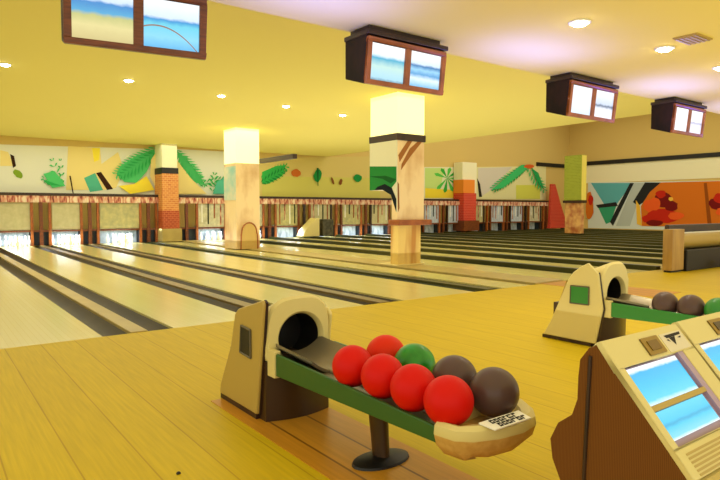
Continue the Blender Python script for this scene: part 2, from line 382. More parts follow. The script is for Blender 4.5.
for a in range(9):
    t = -2.6+a*.62; sh += [(1+a % 2, [(447, 178), (447+12*math.cos(t-.16), 180+11*math.sin(t-.16)), (447+15*math.cos(t), 180+13*math.sin(t)), (447+12*math.cos(t+.16), 180+11*math.sin(t+.16))])]
mural('wall_mural', 'bright green and yellow leaf mural just right of the near stone clad pillar', [(418, 167), (458.5, 167), (458.5, 199), (418, 198.6)], C_C, sh, on_back, 'y')
C_D = [(228, 222, 164), (66, 190, 110), (40, 158, 84), (214, 96, 40), (214, 206, 190), (50, 44, 34), (214, 214, 90)]
sh = [(4, [(478, 168), (512, 167), (494, 188), (482, 196), (478, 190)]), (5, [(477, 178), (480, 184), (482, 197), (479, 197)]), (6, [(516, 185), (540, 185), (540, 199), (516, 199)])]
sh += frond(1, (526, 166), (492, 188), 5, 13)+frond(2, (524, 168), (494, 190), 4, 12)+frond(1, (528, 168), (543, 190), 5, 8)+[(1, [(520, 165), (528, 167), (502, 188), (490, 190)]), (2, [(530, 168), (537, 173), (543, 190), (537, 184)])]+blob(3, 528, 166.5, 5, 2.2)
mural('wall_mural', 'pale yellow mural of a drooping palm with an orange crown', [(474, 167), (546, 166), (546, 200), (474, 199)], C_D, sh, on_back, 'y')
C_E = [(212, 222, 218), (96, 176, 186), (60, 160, 120), (42, 44, 44), (184, 194, 190), (214, 116, 34), (196, 44, 26), (120, 26, 24), (238, 190, 70), (236, 98, 40), (150, 78, 24)]
sh = [(1, [(591, 183), (632, 183), (617, 204), (604, 204)]), (2, [(597, 205), (617, 204), (611, 222), (606, 224)]), (3, [(630, 183), (634, 183), (613, 226), (610, 222), (618, 206)]), (3, [(596, 205), (616, 202), (618, 206), (598, 208)]),
      (4, [(634, 183), (644, 183), (630, 226), (616, 226)]), (3, [(645, 182.5), (661, 182.5), (644, 202), (638, 206), (633, 202)]), (8, [(636, 200), (640, 206), (642, 226), (637, 224)]),
      (5, [(661, 182.5), (760, 180), (760, 228), (642, 226), (641, 206), (650, 192)])]
sh += blob(9, 650, 206, 7, 6)+blob(6, 664, 216, 16, 7)+blob(7, 664, 200, 9, 8, 0)+blob(9, 655, 204, 6, 6)+blob(6, 661, 194, 5, 4)+blob(7, 671, 206, 7, 5)+blob(9, 676, 216, 8, 4)+blob(8, 671, 199, 2.4, 2)+blob(6, 648, 219, 6, 4)+blob(7, 655, 223, 8, 3)
sh += [(10, [(704, 183), (707, 183), (712, 226), (708, 226)])]+blob(7, 716, 204, 7, 6)+blob(6, 719, 198, 5, 5)+blob(9, 722, 212, 6, 4)
sh += blob(5, 590, 206, 4, 14)+blob(6, 591, 200, 2.5, 5)
mural('wall_mural', 'large side wall mural of a teal cocktail glass and orange fruit splashes', [(588, 182.6), (760, 180), (760, 232), (588, 228)], C_E, sh, on_side, 'x')
# pale band and black line above the murals on the tall walls
y1, z1 = onx(588, 166, XW); y2, z2 = onx(720, 160, XW)
struct('trim_6', MB().box(XW-.02, XW, YC, YB, 3.15, 4.36), 'wallpale')
struct('trim_7', MB().box(XW-.1, XW, YC, YB, 4.36, 4.62), 'black')
struct('trim_8', MB().box(33.2, XW-.1, YB-.1, YB, 4.25, 4.5), 'black')

# pillars ---------------------------------------------------------------
def pillar_thing(label, loc): return thing('pillar', label, 'pillar', loc)
M['bricko'] = brickmat('orange_brick', (214, 140, 66), (196, 112, 52), (224, 172, 104), 3, .6)
M['brickr'] = brickmat('red_brick', (180, 74, 30), (160, 58, 24), (206, 120, 70), 3, .6)
M['footing'] = mat('cream_footing', (224, 206, 136), .4)
M['brickg'] = brickmat('green_brick', (150, 160, 40), (134, 146, 32), (170, 178, 66), 3.2, .6)
M['brickred2'] = brickmat('bright_red_brick', (206, 46, 24), (190, 36, 20), (222, 110, 80), 2.6, .6)
p = pillar_thing('wall pillar with white top, dark band and orange brick cladding', (8.2, 24.1, .03))
obj('white_top', MB().box(-0.35, 0.26, -.3, .6, 2.98, 3.94), 'wallpale', p)
obj('dark_band', MB().box(-0.39, 0.30, -.34, .64, 2.72, 2.98), 'black', p, bevel=.02)
obj('brick_cladding', MB().box(-0.38, 0.29, -.34, .6, 1.25, 2.74), 'bricko', p)
obj('red_brick_foot', MB().box(-0.39, 0.30, -.36, .6, .52, 1.25), 'brickr', p)
obj('plinth', MB().box(-0.42, 0.38, -.4, .6, 0, .52), 'cap', p)
def stone_pillar(label, loc, w, d, zt, zc, zb):
    p = pillar_thing(label, loc)
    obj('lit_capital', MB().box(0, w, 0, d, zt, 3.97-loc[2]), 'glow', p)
    sc = MB().box(0, w, 0, d, zb, zt) if zb < .5 else MB().box(0, w, 0, .2, zb, zt).box(0, w, .2, d, 1.72, zt)
    obj('stone_cladding', sc, 'marble', p)
    return p
p = stone_pillar('tall stone clad pillar with glowing top, arched wicker back leaning on it', (8.25, 17.8, .03), .84, .9, 2.8, 3.9, 0)
M['teal'] = noisemat('teal_wash', (150, 200, 190), (220, 216, 190), 2, .5)
obj('painted_side', MB().box(-.02, .0, 0, .9, 1.6, 2.7), 'teal', p)
p = stone_pillar('nearest square pillar with glowing top, dark collar and green painted side', (8.74, 10.3, .05), .82, 1.0, 2.98, 3.9, 1.03)
obj('collar', MB().box(-.03, .85, -.03, 1.03, 2.84, 3.0), 'wooddark', p, bevel=.015)
# painted side facing the lanes on the left
sm = pal((226, 222, 196), (44, 132, 62), (30, 92, 44), (120, 170, 168), (28, 36, 40), (170, 196, 190))
mb = MB(); mb.prism([(0, 2.84), (1.0, 2.84), (1.0, 1.72), (.5, 1.72), (.2, 1.6), (0, 1.2)], -.025, 0, 'x', 0)
def fy(y, z, o): return (-.026-o, y, z)
mb.face([fy(1, 2.3, .002), fy(0, 2.24, .002), fy(0, 1.9, .002), fy(.2, 1.74, .002), fy(.5, 1.725, .002), fy(1, 1.725, .002)], 1)
mb.face([fy(1, 2.06, .004), fy(.5, 1.98, .004), fy(.2, 1.86, .004), fy(0, 1.95, .004), fy(.4, 2.05, .004)], 2)
mb.face([fy(.42, 1.86, .005), fy(.16, 1.76, .005), fy(.0, 1.5, .005), fy(.0, 1.2, .005), fy(.2, 1.6, .005), fy(.5, 1.725, .005), fy(.8, 1.725, .005), fy(.7, 1.8, .005)], 4)
obj('painted_side', mb, sm, p)
vm = pal((160, 104, 58), (128, 82, 44))
mb = MB()
def fx(x, z, o): return (x, -.004-o, z)
mb.face([fx(.02, 2.5, 0), fx(.3, 2.84, 0), fx(.44, 2.84, 0), fx(.06, 2.34, 0)], 0)
mb.face([fx(.36, 2.66, .001), fx(.6, 2.84, .001), fx(.74, 2.84, .001), fx(.4, 2.5, .001), fx(.1, 2.16, .001), fx(.12, 2.3, .001)], 0)
mb.face([fx(.0, 1.9, .001), fx(.04, 1.84, .001), fx(.06, 1.3, .001), fx(.02, 1.2, .001)], 1)
obj('stone_veins', mb, vm, p)
obj('ledge', MB().box(-.03, 1.0, -.1, .3, .9, 1.03), 'woodorange', p, bevel=.02)
obj('pedestal', MB().box(.02, .72, .0, .26, 0, .9), noisemat('cream_shade_streaks', (230, 196, 112), (190, 132, 56), 1.6, .5, (2, 2, .3), 2, .5, .68), p)  # upright brown streaks put shade into the cream colour
obj('footing', MB().box(-.12, .76, -.1, .6, -.02, 0), 'footing', p, bevel=.02)
p = pillar_thing('slim wall pillar clad in orange and red brick with cream top, right of the stone clad pillar', (25.9, 24.1, .09))
obj('white_top', MB().box(-.6, .6, -.1, .6, 2.2, 4.0), 'wallpale', p)
obj('orange_block', MB().box(-.62, .34, -.2, .6, 2.2, 2.98), mat('orange_paint', (236, 138, 36), .6), p)
obj('brick_cladding', MB().box(-.6, .45, -.22, .6, .6, 2.2), 'brickred2', p)
obj('plinth', MB().box(-.65, .65, -.3, .6, 0, .6), 'wood', p)
p = pillar_thing('free standing green brick pillar near the right side wall', (27.3, 17.6, .09))
obj('green_cladding', MB().box(0, .42, 0, 1.0, 1.7, 4.05), 'brickg', p)
obj('painted_lit_side', MB().box(.02, .42, -.02, 0, 1.7, 4.03), mat('pale_green_yellow', (224, 206, 90), .6), p)  # pale slab, the pillar's lit face put into the colour
obj('dark_collar', MB().box(-.04, .46, -.05, 1.04, 1.58, 1.72), 'wooddark', p)
obj('lower_shaft', MB().box(.04, .38, .05, .95, 0, 1.6), noisemat('tan_stone', (206, 160, 90), (160, 90, 50), 3, .6), p)
# red tapered brick stack by the wall corner
mb = MB(); x0, _ = ony(545, 228, YM); x1, _ = ony(566, 226, YM)
mb.loft([[(-1.1, -.1, 0), (1.0, -.1, 0), (1.0, .12, 0), (-1.1, .12, 0)], [(-1.02, -.08, .25), (.9, -.08, .25), (.9, .1, .25), (-1.02, .1, .25)], [(-.95, -.06, 1.6), (.2, -.06, 1.6), (.2, .1, 1.6), (-.95, .1, 1.6)], [(-.9, -.05, 2.95), (-.45, -.05, 2.95), (-.45, .08, 2.95), (-.9, .08, 2.95)]])
tag(obj('tapered_pillar', mb, 'brickred2', loc=(34.75, 24.1, .09)), 'bright red tapering brick pillar standing at the corner of the back wall', 'pillar')
# black bracket beam beside the middle pillar
tag(obj('black_beam', MB().box(9.09, 9.25, 15.6, 17.9, 2.86, 3.0), 'wooddark', bevel=.01), 'short dark brown beam sticking out beside the middle pillar top', 'beam')
# wicker arched back leaning at the middle pillar
M['wicker'] = ribmat('wicker_weave', (176, 140, 74), (222, 190, 116), 9, .7)
mb = MB(); arch = [(-.38, 0), (-.36, .55)]+[(-.34*math.cos(PI*k/12), .62+.38*math.sin(PI*k/12)) for k in range(13)]+[(.36, .55), (.38, 0)]
t = thing('wicker_chair_back', 'arched brown wicker back standing against the middle stone clad pillar', 'chair back', (8.62, 17.62, .03))
t.scale = (.8, .8, .86)
obj('woven_panel', MB().prism(arch, 0, .03, 'y'), 'wicker', t)
fr = MB()
for a, b in zip(arch, arch[1:]): fr.tube((a[0], -.01, a[1]), (b[0], -.01, b[1]), .028, n=8)
obj('arched_frame', fr, 'woodorange', t, smooth=True)
# covers by the lane ends
x, z = ony(308, 239, 23.4)
tag(obj('wedge_cover', MB().prism([(-.45, .0), (.45, .0), (.45, .85), (.3, .85), (-.3, .3)], -.3, .3, 'y'), 'cream', bevel=.02, loc=(x, 23.4, .085)), 'cream wedge shaped cover standing before the far lane ends', 'cover')
x, z = ony(323, 239, 23.5)
tag(obj('dark_cabinet', MB().box(-.3, .3, -.3, .3, 0, .78), noisemat('dark_green_metal', (52, 50, 34), (90, 84, 60), 6, .5), bevel=.01, loc=(x+.1, 23.5, .085)), 'small dark cabinet beside the cream wedge cover at the far lane ends', 'cabinet')

# podium and ball bench beyond the second ball return ----------------------
M['podium'] = noisemat('streaky_wood', (196, 160, 86), (160, 120, 58), 2.5, .4, (2, 2, .25))
p = thing('podium', 'streaky tan wooden podium box at the foul line, beyond the right ball return', 'podium', (12.85, 5.9, 0))
obj('body', MB().box(-.4, .12, 0, .2, .04, .9), 'podium', p, bevel=.01)
obj('plinth', MB().box(-.37, .09, .03, .18, 0, .04), 'black', p)
p = thing('ball_bench', 'long dark bench with a cream padded roll beside the podium at right edge', 'bench', (14.8, 5.85, 0))
obj('bench_body', MB().box(-1.8, 2.0, 0, .5, .0, .45), 'black', p, bevel=.02)
obj('padded_roll', MB().tube((-1.8, .3, .62), (2.0, .3, .62), .17, n=20), 'creampanel', p, smooth=True)
obj('pale_strip', MB().box(-1.8, 2.0, .26, .34, .785, .815), 'white', p, bevel=.008)
obj('back_rail', MB().box(-1.8, 2.0, .4, .5, .44, .98), 'wooddark', p, bevel=.03)
for k, (dx, mm) in enumerate(((-.65, 'cream'), (.15, 'red'))):
    o = obj('bowling_ball', MB().sphere((0, 0, 0), .108), mm, smooth=True, loc=(15.1+dx, 5.6, .108))
    tag(o, ('cream' if k == 0 else 'red')+' bowling ball on the floor before the dark bench at right', 'bowling ball')

# monitors --------------------------------------------------------------
SEA = [(0, (206, 190, 130)), (.3, (226, 214, 150)), (.48, (196, 196, 130)), (.56, (90, 170, 214)), (.74, (70, 140, 206)), (.8, (206, 226, 246)), (1, (244, 248, 255))]
SCR = {
 'a1': screenmat('display_beach', SEA, .95), 'a2': screenmat('display_shore', [(0, (96, 180, 230)), (.25, (140, 214, 246)), (.5, (110, 208, 232)), (.6, (60, 150, 214)), (.66, (214, 232, 250)), (1, (246, 250, 255))], .95, (.42, .42, -.85, .014, (150, 110, 96))),
 'b1': screenmat('display_lagoon', [(0, (90, 130, 150)), (.1, (170, 216, 236)), (.4, (190, 226, 220)), (.62, (70, 170, 204)), (.7, (224, 240, 250)), (1, (255, 255, 255))], 1.0), 'b2': screenmat('display_waves', [(0, (96, 180, 226)), (.25, (220, 240, 252)), (.38, (90, 160, 214)), (.5, (150, 206, 240)), (.62, (50, 120, 180)), (.68, (210, 232, 248)), (1, (250, 252, 255))], 1.0),
 'c1': screenmat('display_pale', [(0, (214, 232, 248)), (.4, (232, 236, 250)), (1, (244, 244, 252))], 1.0), 'c2': screenmat('display_pale_line', [(0, (240, 240, 248)), (.36, (224, 230, 246)), (.45, (90, 110, 140)), (.52, (200, 214, 236)), (1, (244, 244, 252))], 1.0),
 'd1': screenmat('display_white', [(0, (236, 240, 252)), (1, (250, 250, 255))], 1.05), 'd2': screenmat('display_white_line', [(0, (232, 232, 248)), (.4, (222, 222, 242)), (.46, (170, 174, 206)), (.52, (232, 232, 248)), (1, (246, 246, 252))], 1.0)}
def monitor(label, x, w, zb, zt, ztop, s1, s2, rz=0):
    t = thing('overhead_monitor', label, 'monitor', (x, 4.85, zb), 'twin screen monitors under the ceiling')
    t.rotation_euler = (0, 0, rz)
    h = zt-zb; d = .38; tl = .05; mb_, ms, mm_ = .045, .055, .075                               # front leans: its bottom is set back a little
    prof = [(tl, 0), (d, .1), (d, h+.04), (0, h+.04), (0, h)]
    obj('housing', MB().prism([(a, b) for a, b in prof], 0, w, 'x'), 'housing', t, bevel=.008)
    obj('ceiling_mount', MB().box(.05, w-.05, .02, d-.03, h+.07, ztop-zb), 'wooddark', t)
    obj('top_board', MB().box(-.01, w+.03, -.04, d+.01, h+.02, h+.07), 'wooddark', t, bevel=.01)
    def P(u, v, o=0): y = tl*(1-v/h); return (u, y-o, v)
    sw = (w-ms*2-mm_)/2; f = MB()
    def slab(u0, u1, v0, v1, o): f.loft([[P(u0, v0, .0), P(u1, v0, .0), P(u1, v1, .0), P(u0, v1, .0)], [P(u0, v0, o), P(u1, v0, o), P(u1, v1, o), P(u0, v1, o)]])
    slab(0, w, 0, mb_, .04); slab(0, w, h-.05, h, .04); slab(0, ms, mb_, h-.05, .04); slab(w-ms, w, mb_, h-.05, .04); slab(ms+sw, w-ms-sw, mb_, h-.05, .04)
    obj('front_frame', f, 'wood' if x < 3 else 'woodorange', t, bevel=.005)
    for k, (u0, s) in enumerate(((ms, s1), (w-ms-sw, s2))):
        m = MB(); m.face([P(u0, mb_, .012), P(u0+sw, mb_, .012), P(u0+sw, h-.05, .012), P(u0, h-.05, .012)], 0, [(0, 0), (1, 0), (1, 1), (0, 1)])
        m.box(u0, u0+sw, tl+.0, tl+.02, mb_, mb_+.02, 1)
        obj('screen', m, [SCR[s], M['black']], t)
monitor('twin screen ceiling monitor showing sandy beach and sea, nearest at top left', .89, 1.05, 2.54, 3.01, 3.2, 'a1', 'a2', -.14)
monitor('twin screen ceiling monitor with blue sea pictures hanging before the lit pillar top', 3.7, 1.1, 2.6, 3.07, 3.2, 'b1', 'b2')
monitor('smaller looking twin screen ceiling monitor with pale lilac screens, third along the row', 7.2, 1.17, 2.6, 3.08, 3.2, 'c1', 'c2')
monitor('farthest twin screen ceiling monitor with white screens near the right edge', 10.15, 1.12, 2.6, 3.08, 3.2, 'd1', 'd2')

# ceiling lights and vent ------------------------------------------------
def spot(loc, energy, size=2.2, blend=.8, col=(1, .9, .68)):
    l = bpy.data.lights.new('downlight_beam', 'SPOT'); l.energy = energy; l.spot_size = size; l.spot_blend = blend; l.color = col; l.shadow_soft_size = .08
    o = bpy.data.objects.new('downlight_beam', l); COL.objects.link(o); o.location = loc
def downlight(x, y, z, label, e):
    t = thing('downlight', label, 'ceiling light', (x, y, z), 'recessed ceiling lights')
    ring = MB(); n = 24; R0, R1 = .085, .11
    ring.loft([[(r*math.cos(2*PI*i/n), r*math.sin(2*PI*i/n), zz) for i in range(n)] for r, zz in ((R1, 0), (R1, -.012), (R0, -.016), (R0, 0))], False)
    obj('trim_ring', ring, 'white', t, smooth=True)
    obj('lens', MB().lathe([(.083, -.002), (.083, -.014), (.06, -.034), (.01, -.042)], n=20), 'lamp', t, smooth=True)
    spot((x, y, z-.05), e)
for (x, y), lab in zip([(1.33, 12.67), (3.53, 12.7), (5.72, 13.1), (7.62, 13.4), (9.6, 13.7)],
        ['at the far left edge of the picture', 'second of the row from the left edge', 'above left of the far lit pillar', 'just right of the far lit pillar top', 'just left of the near lit pillar']):
    downlight(x, y, 3.97, 'recessed ceiling light over the lanes, '+lab, 60)
for (x, y), lab in zip([(5.41, 3.54), (7.07, 3.5), (8.6, 3.5)], ['starry bright ceiling light high above the third monitor', 'bright ceiling light beside the vent, above the rightmost monitor', 'ceiling light cut by the right picture edge']):
    downlight(x, y, 3.2, lab, 45)
t = thing('ceiling_vent', 'rectangular tan slatted air vent in the ceiling at top right', 'vent', (6.92, 3.12, 3.2))
obj('vent_frame', MB().box(-.19, .19, -.13, .13, -.015, 0), 'creampanel', t, bevel=.004)
for k in range(5): obj('slat', MB().box(-.17, .17, -.11+k*.05, -.085+k*.05, -.024, -.015), 'cap', t)

# ball returns ------------------------------------------------------------
def ball_return(label, loc, window, inner):
    # local origin on the floor at the front left foot of the hood; the tray runs towards -y
    t = thing('ball_return', label, 'ball return', loc, 'ball returns on the approach')
    W = .46
    side = [(.06, .03), (.62, .03), (.605, .1), (.43, .40), (.36, .62), (.31, .66), (-.03, .755), (-.045, .73)]
    wq = [(.12, .375), (.27, .385), (.25, .56), (.12, .55)]; es = [(-.05, .74), (-.022, .755), (.085, .03), (.05, .03)]; zt = .76
    if inner:
        side = [(.02, .03), (.60, .03), (.52, .17), (.443, .342), (.374, .491), (.32, .62), (.27, .69), (.2, .745), (.108, .795), (.0, .70), (-.05, .37)]
        wq = [(.09, .395), (.29, .39), (.285, .56), (.09, .565)]; es = [(.0, .71), (.02, .70), (-.03, .37), (.04, .03), (.0, .03), (-.06, .37)]; zt = .8
    a = obj('side_panel', MB().prism(side, -.03, 0, 'x'), 'creampanel' if inner == 0 else 'cream', t, bevel=.012)
    obj('side_panel', MB().prism([(y, min(z, .62)) for y, z in (side[:7] if inner else side[:-2])]+[(.02, .66), (-.02, .62)], W, W+.03, 'x'), 'cream', t, bevel=.012)
    obj('skirting', MB().box(-.025, W+.025, .07, .61, 0, .03), 'wooddark', t)
    f = MB()
    wy = ((.115, .375, .25, .545), (.15, .345, .295, .52))[0]
    f.prism(wq, -.037, -.028, 'x')
    wn = obj('window', f, window, t, bevel=.004); 
    fr = MB()
    for (y0, z0, y1, z1) in [wq[k]+wq[(k+1) % 4] for k in range(4)]:
        fr.tube((-.036, y0, z0), (-.036, y1, z1), .007, n=6)
    obj('window_frame', fr, 'grey', wn)
    # arched front shell with the round ball hole
    n = 56; cx, cz, r = W/2+.012, .495, .15; rings_f = []; x0, x1, z0, z1 = 0.0, W, .355, zt
    inn, out = [], []
    for k in range(n):
        an = 2*PI*k/n; ca, sa = math.cos(an), math.sin(an)
        inn.append((cx+r*ca, cz+r*sa*1.0))
        # rounded rectangle boundary along the same direction (upper corners arched)
        sx = ((x1-cx) if ca > 0 else (cx-x0)); sz = ((z1-cz) if sa > 0 else (cz-z0)); e = 3.2 if sa > 0 else 9
        q = (abs(ca/sx)**e+abs(sa/sz)**e)**(-1/e); out.append((cx+q*ca, cz+q*sa))
    def top(y, p):      # the hood falls away towards the back
        return (p[0], y, p[1]-(.16*max(0, y)/.36 if p[1] > .5 else 0))
    sh = MB()
    yF = -.03
    sh.loft([[(p[0], yF+.05, p[1]) for p in inn], [(p[0], yF+.015, p[1]) for p in [(cx+(q[0]-cx)*1.03, cz+(q[1]-cz)*1.03) for q in inn]], [(cx+(q[0]-cx)*1.12, yF, cz+(q[1]-cz)*1.12) for q in inn],
             [(cx+(q[0]-cx)*.94, yF+.0, cz+(q[1]-cz)*.94) for q in out], [(p[0], yF+.02, p[1]) for p in out], [top(.15, p) for p in out], [top(.36, p) for p in out]], False)
    obj('hood_shell', sh, 'cream', t, smooth=True)
    hb = MB(); hb.loft([[(p[0], yF+.04, p[1]) for p in inn], [(p[0], yF+.26, p[1]) for p in inn]], False); hb.face([(p[0], yF+.26, p[1]) for p in inn])
    obj('ball_hole', hb, 'black', t, smooth=True)
    obj('back_cover', MB().prism([(.36, .05), (.58, .05), (.43, .40), (.36, .6)], .0, W, 'x'), 'creampanel', t)
    # dark lower body with a bulged front and a dark edge next to the side panel
    pl = [(.0, .08)]+[(W*k/12, -.01-.05*math.sin(PI*k/12)) for k in range(13)]+[(W, .08), (W, .5), (0, .5)]
    obj('lower_body', MB().prism(pl, .0, .37, 'z'), 'darkbrown', t, smooth=True)
    obj('edge_strip', MB().prism(es, -.012, .004, 'x'), 'wooddark', t)
    # tray: green side boards that taper, a grey bed, a cream nose
    yt, ye = -.02, -1.5; x0, x1 = .018, W+.045
    def board(xa, xb, m, nm):
        return obj(nm, MB().prism([(yt, .30), (yt, .44), (ye, .405), (ye, .335)], xa, xb, 'x'), m, t, bevel=.008)
    board(x0, x0+.02, inner and 'brightgreen' or 'green', 'side_board'); board(x1-.028, x1, inner and 'brightgreen' or 'green', 'side_board')
    obj('tray_bed', MB().prism([(yt, .31), (yt, .375), (ye, .35), (ye, .34)], x0+.02, x1-.02, 'x'), 'grey', t)
    for rx in (.085, .185, .3, .4):
        obj('rail', MB().tube((x0+rx, yt-.01, .378), (x0+rx, ye, .355), .012, n=8), 'metal', t, smooth=True)
    rp = MB()
    ex = [(.06+k*.034, .375+.09*abs((k-5)/5.5)**2) for k in range(11)]
    rp.loft([[(x, -.0, z+.035) for x, z in ex]+[(x, -.0, z+.015) for x, z in ex[::-1]], [(x*.98+.02, -.42, z+.0) for x, z in ex]+[(x*.98+.02, -.42, z-.02) for x, z in ex[::-1]]])
    obj('exit_ramp', rp, 'metal', t, smooth=True)
    obj('end_block', MB().box(x0-.012, x0+.034, -.11, -.02, .29, .452), 'cream', t, bevel=.006)
    # nose: lofted outline, rounded underneath
    def nose_out(o=0, sh=0):
        pts = [(x0-.02+o, ye+.02), (x0-.005+o, ye-.08-sh*-1), (x0+.05+o, ye-.135+o), (x0+.16, ye-.175+o), (x0+.29, ye-.19+o), (x0+.405-o*.5, ye-.165+o), (x0+.475-o, ye-.1+o*.6), (x1+.035-o, ye-.02+o*.3), (x1+.035-o, ye+.08)]
        return pts
    def ringz(o, z, dz=0): return [(x, y, z+dz*((y-ye)/.2)) for x, y in nose_out(o)]
    ns = MB()
    ns.loft([ringz(.002, .378), ringz(0, .384), ringz(.004, .418), ringz(.022, .434), ringz(.055, .424), ringz(.08, .375)], True)
    nz = obj('nose', ns, 'cream', t, smooth=True)
    nl = MB(); nl.loft([[(x, y, .275) for x, y in nose_out(.13)], ringz(.06, .285), ringz(.014, .335), ringz(.002, .379)], True)
    obj('nose_underside', nl, 'tan', t, smooth=True)
    # white sticker with two rows of black strokes on the rim facing the player
    st = MB(); cxn, cyn = x0+.25, ye-.10
    return t
BR1 = (1.66, 3.2, .004); BR2 = (5.11, 3.08, .004)
b1 = ball_return('nearest ball return, cream hood, dark green tray of red balls', BR1, 'black', 0)
b2 = ball_return('right hand ball return beyond the consoles, cream hood with green window', BR2, 'brightgreen', 1)
# sticker on the near nose
def sticker(parent):
    mb = MB(); random.seed(3)
    o = Vector((.155, -1.683, .432)); u = Vector((.17, .0, .0)); v = Vector((.0, .06, .012)); nn = u.cross(v).normalized()
    def P(a, b, k): return tuple(o+u*a+v*b+nn*k)
    mb.loft([[P(-.12, -.05, -.006), P(1.2, -.05, -.006), P(1.2, 1.05, -.006), P(-.25, 1.05, -.006)], [P(-.12, -.05, .0), P(1.2, -.05, .0), P(1.2, 1.05, .0), P(-.25, 1.05, .0)]], True, 0)
    for row, (b0, b1) in enumerate(((.52, .95), (.05, .46))):
        a = .02+.1*row
        while a < .98:
            w = random.uniform(.11, .17); k = random.choice(range(3))
            mb.face([P(a, b0, .001), P(a+.045, b0, .001), P(a+.045, b1, .001), P(a, b1, .001)], 1)
            mb.face([P(a, b1-.14, .0012), P(a+w, b1-.14, .0012), P(a+w, b1, .0012), P(a, b1, .0012)], 1)
            if k: mb.face([P(a, b0, .0014), P(a+w, b0, .0014), P(a+w, b0+.14, .0014), P(a, b0+.14, .0014)], 1)
            if k == 2: mb.face([P(a+w-.03, b0, .0016), P(a+w, b0, .0016), P(a+w, b1, .0016), P(a+w-.03, b1, .0016)], 1)
            a += w+.03
    s = obj('sticker', mb, ['stickerwhite', 'ink'], parent); s['label'] = 'white sticker with two rows of black lettering'
sticker(b1)
def pedestal(parent, oy):
    leg = MB(); n = 14
    leg.loft([[(.22+rx*math.cos(2*PI*i/n), oy+dy+ry*math.sin(2*PI*i/n), z) for i in range(n)] for rx, ry, z, dy in ((.04, .055, .02, 0), (.042, .055, .12, .01), (.05, .06, .3, .03), (.06, .07, .36, .035))])
    obj('pedestal_leg', leg, 'darkbrown', parent, smooth=True)
    ft = MB(); ft.loft([[(.22+r*math.cos(2*PI*i/24)*1.15, oy+.7*r*math.sin(2*PI*i/24), z) for i in range(24)] for r, z in ((.15, 0), (.145, .012), (.1, .028), (.05, .034))])
    obj('pedestal_foot', ft, 'black', parent, smooth=True)
pedestal(b1, -.86); pedestal(b2, -.86)
# balls
def ball(x, y, z, m, label, group, r=.106):
    o = obj('bowling_ball', MB().sphere((0, 0, 0), r, 40, 24), m, smooth=True, loc=(x, y, z)); tag(o, label, 'bowling ball', group)
    hm = MB()
    for a, b in ((.0, .0), (.022, .012), (.004, .034)):
        d = Vector((.3+a*8, .5+b*6, .9)).normalized(); c = d*(r-.001)
        hm.tube(c, c+d*.0016, .011, n=12)
    h = obj('finger_holes', hm, 'black', o)
    return o
LX, RX = 1.757, 1.992
G = 'bowling balls on the near ball return'
for y, z, m, lab in ((2.42, .502, 'red', 'red bowling ball nearest the hood in the front row of the near rack'), (2.175, .505, 'red', 'red bowling ball, second from the hood in the front row of the near rack'),
                     (1.955, .502, 'red', 'red bowling ball, third from the hood in the front row of the near rack'), (1.735, .5, 'red', 'red bowling ball in front, beside the cream nose of the near rack')):
    ball(LX, y, z, m, lab, G)
for y, z, m, lab in ((2.44, .52, 'orange', 'orange red bowling ball behind the first red ones, next to the green ball'), (2.21, .515, 'greenball', 'bright green bowling ball in the back row of the near rack'),
                     (1.93, .51, 'purple', 'purple grey bowling ball between the green ball and the last one'), (1.69, .505, 'purple', 'large purple grey bowling ball at the nose end of the near rack')):
    ball(RX, y, z, m, lab, G, .108)
G = 'bowling balls on the right hand ball return'
for x, y, m, lab in ((5.235, 2.53, 'purple', 'purple bowling ball on the right hand rack, nearer its hood'), (5.235, 2.312, 'purple', 'purple bowling ball on the right hand rack beside the green one'),
                     (5.235, 2.094, 'brightgreen', 'green bowling ball on the right hand rack, next to the purple ones'), (5.235, 1.876, 'brightgreen', 'green bowling ball on the right hand rack at the picture edge')):
    ball(x, y, .475, m, lab, G, .108)

